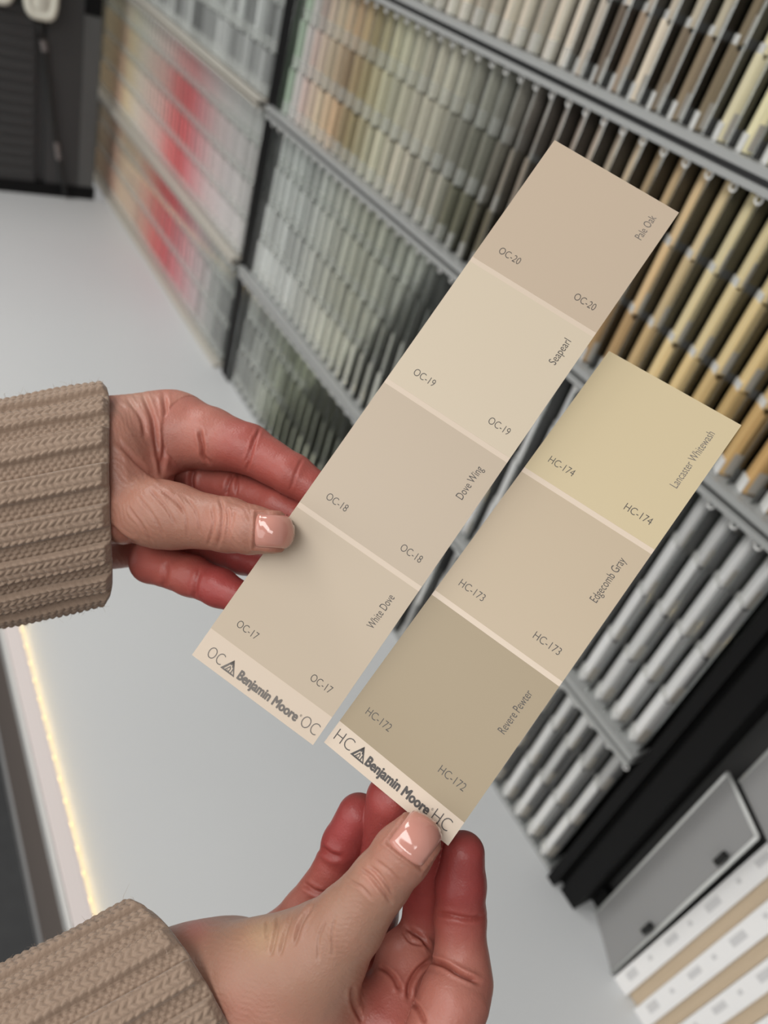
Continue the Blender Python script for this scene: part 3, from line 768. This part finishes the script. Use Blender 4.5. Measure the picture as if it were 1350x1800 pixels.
    for i in range(nu - 1):
        for j in range(nv - 1):
            k = i * nv + j; fs.append((k, k + 1, k + nv + 1, k + nv)); fs.append((nn + k, nn + k + nv, nn + k + nv + 1, nn + k + 1))
    rim = [j for j in range(nv)] + [i * nv + nv - 1 for i in range(1, nu)] + [(nu - 1) * nv + j for j in range(nv - 2, -1, -1)] + [i * nv for i in range(nu - 2, 0, -1)]
    for a_, b_ in zip(rim, rim[1:] + rim[:1]): fs.append((b_, a_, nn + a_, nn + b_))
    # fold of skin round the nail
    lx = (px - cx) * axx + (py - cy) * axy; ly = (px - cx) * sx + (py - cy) * sy
    rr = np.maximum(np.abs(ly) / (wd / 2), np.where(lx < 0, -lx / (ln / 2), np.clip(lx / (ln / 2), 0, 2) ** 1.0))
    m = np.isin(own, [who]) * facing
    inside_ = m * np.clip((1.0 - rr) / 0.06, 0, 1); V2 = V2 - N * (inside_ * 0.00045)[:, None]
    fold = m * np.exp(-((rr - 1.10) / 0.07) ** 2) * (lx < ln * 0.36); V2 = V2 + N * (fold * 0.00042)[:, None]
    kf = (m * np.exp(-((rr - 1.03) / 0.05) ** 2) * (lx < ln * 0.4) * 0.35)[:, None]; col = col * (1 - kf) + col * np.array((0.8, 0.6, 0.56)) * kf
    skin = mesh_np('skin', W(V2) - c0, Q, m_skin, root, True, col)
    sm = skin.modifiers.new('smooth', 'SMOOTH'); sm.factor = 0.5; sm.iterations = 2
    nl = mesh_np('thumbnail', Vn, fs, m_nail, root); nl['label'] = 'glossy pale pink thumbnail'
    tag(root, label, 'hand', 'hands holding the paint sample cards')
    return root, c0

upper = Hand(
    palm=[((150, 768, .300, 70), (305, 758, .303, 66), PEACH, PINK), ((160, 830, .310, 60), (292, 832, .318, 50), PEACH, PINK), ((160, 890, .314, 58), (262, 905, .322, 46), PINK, PINK),
          ((150, 952, .308, 54), (238, 952, .316, 44), PEACH, PINK), ((120, 865, .300, 95), (180, 855, .300, 92), PEACH, PEACH),
          ((190, 890, .287, 66), (300, 906, .274, 52), PEACH, TAN_U), ((205, 792, .290, 78), (262, 770, .299, 56), PEACH, PINK), ((215, 840, .287, 66), (262, 836, .291, 40), PEACH, PINK)],
    fingers=dict(
        thumb=([(285, 905, .275, 55), (402, 923, .2645, 47), (440, 931, .2600, 42), (478, 935, .2573, 38)], [TAN_U, TAN_U, PEACH, PEACH]),
        index=([(300, 757, .303, 64), (366, 770, .297, 54), (436, 789, .290, 43), (515, 835, .280, 36), (600, 893, .2755, 30)], [PINK, PINK, ROSE, ROSE, RED]),
        middle=([(285, 832, .320, 48), (350, 846, .311, 42), (408, 856, .304, 38), (490, 893, .288, 34), (580, 940, .2755, 29)], [ROSE, ROSE, ROSE, ROSE, RED]),
        ring=([(255, 900, .324, 44), (335, 948, .308, 38), (428, 978, .290, 31), (510, 1006, .2735, 27)], [ROSE, ROSE, RED, RED]),
        little=([(262, 930, .322, 40), (266, 988, .294, 36), (335, 1012, .2835, 35), (385, 1033, .2765, 33), (432, 1055, .2715, 28)], [ROSE, ROSE, ROSE, RED, RED])))
UC = [
    (['palm', 'index'], [(351, 756), (354, 772), (357, 787), (358, 800), (368, 813)], 3.5, .0012, .8),
    (['palm'], [(250, 690), (268, 735), (274, 775), (284, 835)], 4, .0009, .5), (['palm'], [(287, 690), (292, 730), (290, 770), (284, 830)], 4, .0010, .6), (['palm'], [(222, 700), (248, 735), (255, 770)], 3.5, .0006, .35),
    (['palm'], [(315, 700), (318, 735), (312, 765)], 4, .0005, .3), (['palm', 'thumb'], [(205, 775), (240, 812), (262, 830), (287, 845)], 4, .0007, .45),
    (['palm'], [(292, 845), (316, 836), (335, 828), (355, 812)], 4, .0007, .5),
    (['index'], [(457, 752), (448, 775), (441, 800), (434, 826)], 2.6, .0006, .6), (['index'], [(447, 765), (440, 790), (431, 815)], 2.0, .0004, .4), (['index'], [(532, 806), (522, 826), (510, 862)], 2.6, .0003, .3),
    (['middle', 'palm'], [(342, 822), (336, 842), (338, 862)], 4, .0013, .8), (['middle'], [(412, 830), (401, 850), (397, 872)], 3.5, .0010, .8), (['middle'], [(420, 832), (417, 850), (414, 872)], 2.5, .0006, .6),
    (['little'], [(292, 985), (290, 1010), (288, 1034)], 5, .0006, .35), (['little'], [(352, 1000), (345, 1025), (342, 1052)], 4, .0006, .4),
    (['thumb'], [(385, 874), (392, 900), (390, 930), (382, 962)], 3, .0005, .35), (['thumb'], [(397, 890), (402, 915), (398, 945)], 2.6, .0005, .4), (['thumb'], [(372, 890), (376, 920), (366, 958)], 2.6, .0004, .3), (['thumb'], [(410, 900), (408, 925), (400, 950)], 2.2, .0003, .25),
    (['palm', 'thumb'], [(192, 922), (215, 945), (240, 958)], 4, .0010, .6), (['thumb', 'palm'], [(285, 862), (305, 878), (325, 900)], 3, .0004, .25), (['thumb', 'palm'], [(262, 860), (290, 890), (310, 925)], 2.5, .0004, .25),
    (['palm', 'thumb'], [(240, 870), (268, 905), (290, 945)], 2.5, .0004, .2), (['palm', 'thumb'], [(225, 890), (250, 925), (268, 955)], 2.5, .0004, .2), (['thumb'], [(325, 872), (345, 900), (352, 940)], 2.2, .0003, .2), (['thumb'], [(305, 868), (325, 905), (330, 945)], 2.2, .0003, .2)]
UB = [(['index'], 395, 790, 34, .0012, None), (['index'], 480, 825, 28, .0006, None), (['palm'], 320, 790, 26, .0008, S(180, 98, 88)), (['palm'], 235, 690, 40, .0004, S(187, 149, 131)),
      (['palm'], 330, 700, 40, .0003, S(189, 134, 117)), (['little'], 385, 1035, 30, .0004, S(169, 76, 73)), (['thumb'], 395, 920, 30, .0002, S(189, 132, 115))]
uh, uc = build_hand(upper, 0.00042, UC, UB, ((481, 934), (1, 0.06), 68, 62, 'thumb'), ((0.80, -0.60), 9.0, 0.00016), 'upper hand in a ribbed taupe cuff, pinching the longer beige card')

lower = Hand(
    palm=[((200, 1830, .272, 128), (345, 1768, .262, 122), TAN, TAN), ((330, 1770, .262, 122), (555, 1684, .245, 84), TAN, TAN), ((455, 1815, .255, 112), (530, 1790, .246, 84), TAN, PEACH),
          ((420, 1694, .272, 64), (500, 1690, .280, 60), PEACH, PINK), ((590, 1850, .262, 96), (700, 1850, .258, 90), PINK, PINK), ((560, 1740, .276, 60), (640, 1760, .272, 50), PINK, ROSE), ((560, 1780, .250, 66), (640, 1800, .256, 62), PEACH, ROSE)],
    fingers=dict(
        thumb=([(550, 1690, .246, 80), (612, 1622, .241, 64), (668, 1550, .2375, 52), (706, 1502, .2362, 51), (728, 1477, .2365, 47)], [TAN, TAN, TAN, PEACH, PEACH]),
        index=([(470, 1690, .284, 56), (540, 1606, .279, 44), (588, 1530, .2745, 37), (606, 1484, .2725, 39), (630, 1432, .2690, 37)], [PINK, PINK, ROSE, RED, RED]),
        middle=([(620, 1730, .276, 46), (658, 1612, .281, 40), (680, 1500, .2695, 46), (690, 1405, .2595, 47)], [ROSE, ROSE, RED, RED]),
        ring=([(690, 1800, .250, 62), (716, 1690, .262, 54), (746, 1650, .271, 44), (752, 1560, .2655, 40), (744, 1478, .2545, 37)], [ROSE, PINK, ROSE, RED, RED]),
        little=([(765, 1850, .238, 66), (800, 1752, .2445, 60), (812, 1724, .248, 52), (811, 1690, .2505, 47), (809, 1612, .2525, 44), (810, 1555, .2520, 43), (814, 1500, .2512, 38)], [PINK, PINK, PINK, PINK, ROSE, RED, RED])),
    palm_k=0.010, join_k=0.006)
LC = [
    (['little'], [(756, 1688), (782, 1696), (807, 1711), (842, 1727)], 4, .0016, .9), (['little'], [(764, 1603), (795, 1610), (825, 1615), (855, 1612)], 4, .0008, .7),
    (['little', 'palm', 'ring'], [(759, 1686), (735, 1705), (720, 1730), (718, 1757)], 4, .0013, .8), (['little', 'palm'], [(718, 1757), (735, 1772), (748, 1800)], 4, .0010, .6),
    (['ring', 'palm'], [(704, 1742), (690, 1715), (665, 1696)], 3.5, .0010, .7), (['ring'], [(715, 1632), (740, 1648), (757, 1668)], 3.5, .0010, .7), (['ring'], [(709, 1638), (722, 1655), (745, 1662)], 2.5, .0006, .5),
    (['index'], [(562, 1488), (580, 1502), (600, 1508)], 5, .0010, .6), (['index'], [(533, 1552), (552, 1566), (572, 1572)], 4, .0010, .6),
    (['thumb'], [(632, 1526), (652, 1540), (668, 1560), (688, 1586)], 3, .0008, .45), (['thumb'], [(648, 1522), (668, 1538), (690, 1570)], 2.6, .0006, .4), (['thumb'], [(612, 1548), (636, 1560), (654, 1580)], 2.6, .0005, .3), (['thumb'], [(660, 1512), (684, 1530), (706, 1552)], 2.4, .0004, .25),
    (['thumb', 'palm'], [(552, 1588), (540, 1604), (528, 1625), (518, 1660)], 3.5, .0009, .12), (['palm', 'thumb'], [(512, 1608), (502, 1640), (492, 1680)], 3, .0007, .08), (['palm', 'thumb'], [(490, 1612), (484, 1645), (476, 1680)], 3, .0008, .12), (['palm', 'thumb'], [(470, 1620), (468, 1650)], 2.6, .0005, .1),
    (['palm', 'thumb'], [(572, 1620), (560, 1650), (560, 1690)], 2.4, .0004, .1), (['palm', 'thumb'], [(590, 1610), (584, 1640), (586, 1680)], 2.2, .0004, .1), (['palm', 'thumb'], [(620, 1735), (622, 1765), (640, 1800)], 4, .0009, .5),
    (['palm'], [(660, 1715), (690, 1740), (715, 1745)], 3, .0007, .5), (['palm'], [(640, 1745), (670, 1770), (700, 1800)], 3, .0006, .4), (['palm'], [(628, 1700), (650, 1715), (680, 1730)], 2.5, .0005, .4)]
LB = [(['little'], 800, 1775, 36, .0006, None), (['index'], 606, 1455, 30, .0003, S(168, 76, 76)), (['middle'], 690, 1430, 34, .0003, S(171, 80, 76)), (['palm'], 460, 1640, 40, .0002, S(187, 151, 121)),
      (['thumb'], 660, 1545, 30, .0002, S(185, 132, 114)), (['palm'], 420, 1790, 60, .0, S(175, 119, 102)), (['palm'], 340, 1626, 30, .0, S(185, 115, 105))]
lh, lc = build_hand(lower, 0.00042, LC, LB, ((734, 1472), (0.60, -0.80), 84, 78, 'thumb'), ((0.55, -0.83), 10.0, 0.00014), 'lower hand in a ribbed taupe cuff, pinching the shorter yellow-topped card')
# thin ring on a finger of the lower hand
a, b_ = PC(652, 1700, .268), PC(664, 1660, .268); axis = (b_ - a) / np.linalg.norm(b_ - a)
rc = PC(641, 1682, .2780); u = np.cross(axis, [0, 0, 1.0]); u /= np.linalg.norm(u); v = np.cross(axis, u)
b = MB(); b.tube([W(rc + 0.0093 * (math.cos(t) * u + math.sin(t) * v)) - lc for t in np.linspace(0, 2 * math.pi, 49)], 0.0010, 8)
rg = b.build('finger_ring', m_ring, lh, smooth=True); rg['label'] = 'thin dull silver ring'

# knitted rib cuffs
m_knit = mat('taupe_wool', S(172, 150, 131), 0.85, spec=0.15)
at = nd(m_knit, 'ShaderNodeAttribute'); at.attribute_name = 'tone'
tcn = nd(m_knit, 'ShaderNodeTexCoord'); nz_ = nd(m_knit, 'ShaderNodeTexNoise'); nz_.inputs['Scale'].default_value = 900; nz_.inputs['Detail'].default_value = 4
bpn = nd(m_knit, 'ShaderNodeBump'); bpn.inputs['Strength'].default_value = 0.5; bpn.inputs['Distance'].default_value = 0.0006
lk(m_knit, tcn.outputs['Object'], nz_.inputs['Vector']); lk(m_knit, nz_.outputs['Fac'], bpn.inputs['Height']); lk(m_knit, bpn.outputs[0], bsdf(m_knit).inputs['Normal'])
noise_color(m_knit, S(143, 123, 107), S(162, 141, 124), 300, 3)
bsdf(m_knit).inputs['Sheen Weight'].default_value = 0.35; bsdf(m_knit).inputs['Sheen Roughness'].default_value = 0.4
m_fuzz = mat('wool_fibre', S(176, 158, 142), 0.8)

def cuff(root, c0, cen, axis, side, a_r, b_r, length, ribs, flare, seed, ph=0.0, bulge=0.0, ortho=True):
    axis = axis / np.linalg.norm(axis); dep = np.cross(axis, side); dep /= np.linalg.norm(dep)
    if ortho: side = side - axis * (side @ axis)
    side /= np.linalg.norm(side)
    NU, step = ribs * 40, 0.00032
    Ls = list(np.arange(0, length, step)); pitch = 0.0027
    u = np.arange(NU) / NU; fr = (u * ribs + ph) % 1.0
    th = 2 * np.pi * u
    knit = np.clip(np.minimum(fr, 0.64 - fr) / 0.07, 0, 1) * (fr < 0.64)
    prof = np.where(fr < 0.64, knit ** 0.6, 0)
    xk = np.clip(fr / 0.64, 0, 1); half = (xk * 2) % 1.0                         # two columns of chevrons per rib
    rows = []; nrm = (np.cos(th)[:, None] * side / a_r * 1.0 + np.sin(th)[:, None] * dep / b_r); nrm /= np.linalg.norm(nrm, axis=1, keepdims=True)
    view = cen / np.linalg.norm(cen); front = -(nrm @ view)
    base = lambda g: cen + bulge * front[:, None] * axis + np.cos(th)[:, None] * side * a_r * g + np.sin(th)[:, None] * dep * b_r * g
    def skin_at(sl, g, amp=1.0):
        q = (sl / pitch - 1.0 * np.abs(half - 0.5) * 1.5) % 1.0
        vst = (np.sin(np.pi * q) ** 0.7) * (1 - (np.abs(half - 0.5) * 2) ** 6 * 0.6) * (0.35 + 0.65 * np.clip(np.abs(half - 0.5) * 6, 0, 1))
        wob = 0.0003 * np.sin(sl * 160 + u * 40 + seed)
        pf = (fr - 0.64) / 0.36
        pur = np.abs(np.sin(np.pi * (sl / pitch + 0.5 * np.floor(pf * 3)))) * np.abs(np.sin(pf * 3 * np.pi)) ** 0.6
        hgt = amp * (prof * 0.0025 + np.where(fr < 0.64, vst * 0.00085 * knit, pur * 0.0010)) + wob
        return base(g) - axis * sl + nrm * hgt[:, None]
    # inside of the cuff, rounded end, then the outside towards the elbow
    for sl, g in ((0.012, 0.90), (0.006, 0.905), (0.002, 0.915)): rows.append(base(g) - axis * sl)
    rows.append(base(0.935) - axis * 0.0006); rows.append(base(0.965) + axis * 0.0002 + nrm * (prof * 0.0004)[:, None])
    for i, sl in enumerate(Ls):
        rows.append(skin_at(sl, (1 - 0.012 * math.exp(-(sl / 0.0011) ** 1.5)) * (1 + flare * sl / length), min(1.0, 0.35 + sl / 0.002)))
    M = len(rows); V = np.vstack(rows); idx = np.arange(M * NU).reshape(M, NU); r = np.roll(idx, -1, 1)
    Q = np.stack([idx[:-1], r[:-1], r[1:], idx[1:]], -1).reshape(-1, 4)
    o = mesh_np('sweater_cuff', W(V) - c0, Q, m_knit, root); o['label'] = 'ribbed taupe knitted sweater cuff'
    # loose fibres standing off the wool
    rnd = np.random.RandomState(seed); fb = MB()
    outer = V[5 * NU:]
    pick = rnd.randint(0, len(outer), 1500)
    for k in pick:
        p = outer[k]; nn = nrm[k % NU]
        d = nn + rnd.normal(0, 0.6, 3); d /= np.linalg.norm(d); ln = rnd.uniform(0.001, 0.0032); e = rnd.normal(0, 0.4, 3) * ln
        fb.tube([W(p) - c0, W(p + d * ln * 0.5) - c0, W(p + d * ln * 0.8 + e) - c0], [0.000045, 0.00004, 0.00002], 3)
    ff = fb.build('wool_fuzz', m_fuzz, o); ff['kind'] = 'stuff'
    return o
cuff(uh, uc, PC(186, 868, .298), np.array([1.0, -0.20, 0.03]), np.array([0.012, 1.0, 0]), 183 / FPX * .298, 0.0305, 0.075, 18, 0.03, 3, 0.1, 0.0115, False)
cuff(lh, lc, PC(332, 1756, .262), np.array([0.9, -0.44, 0.2]), np.array([0.58, 0.81, 0]), 186 / FPX * .262, 0.0325, 0.095, 18, 0.10, 8, 0.3, 0.017, False)
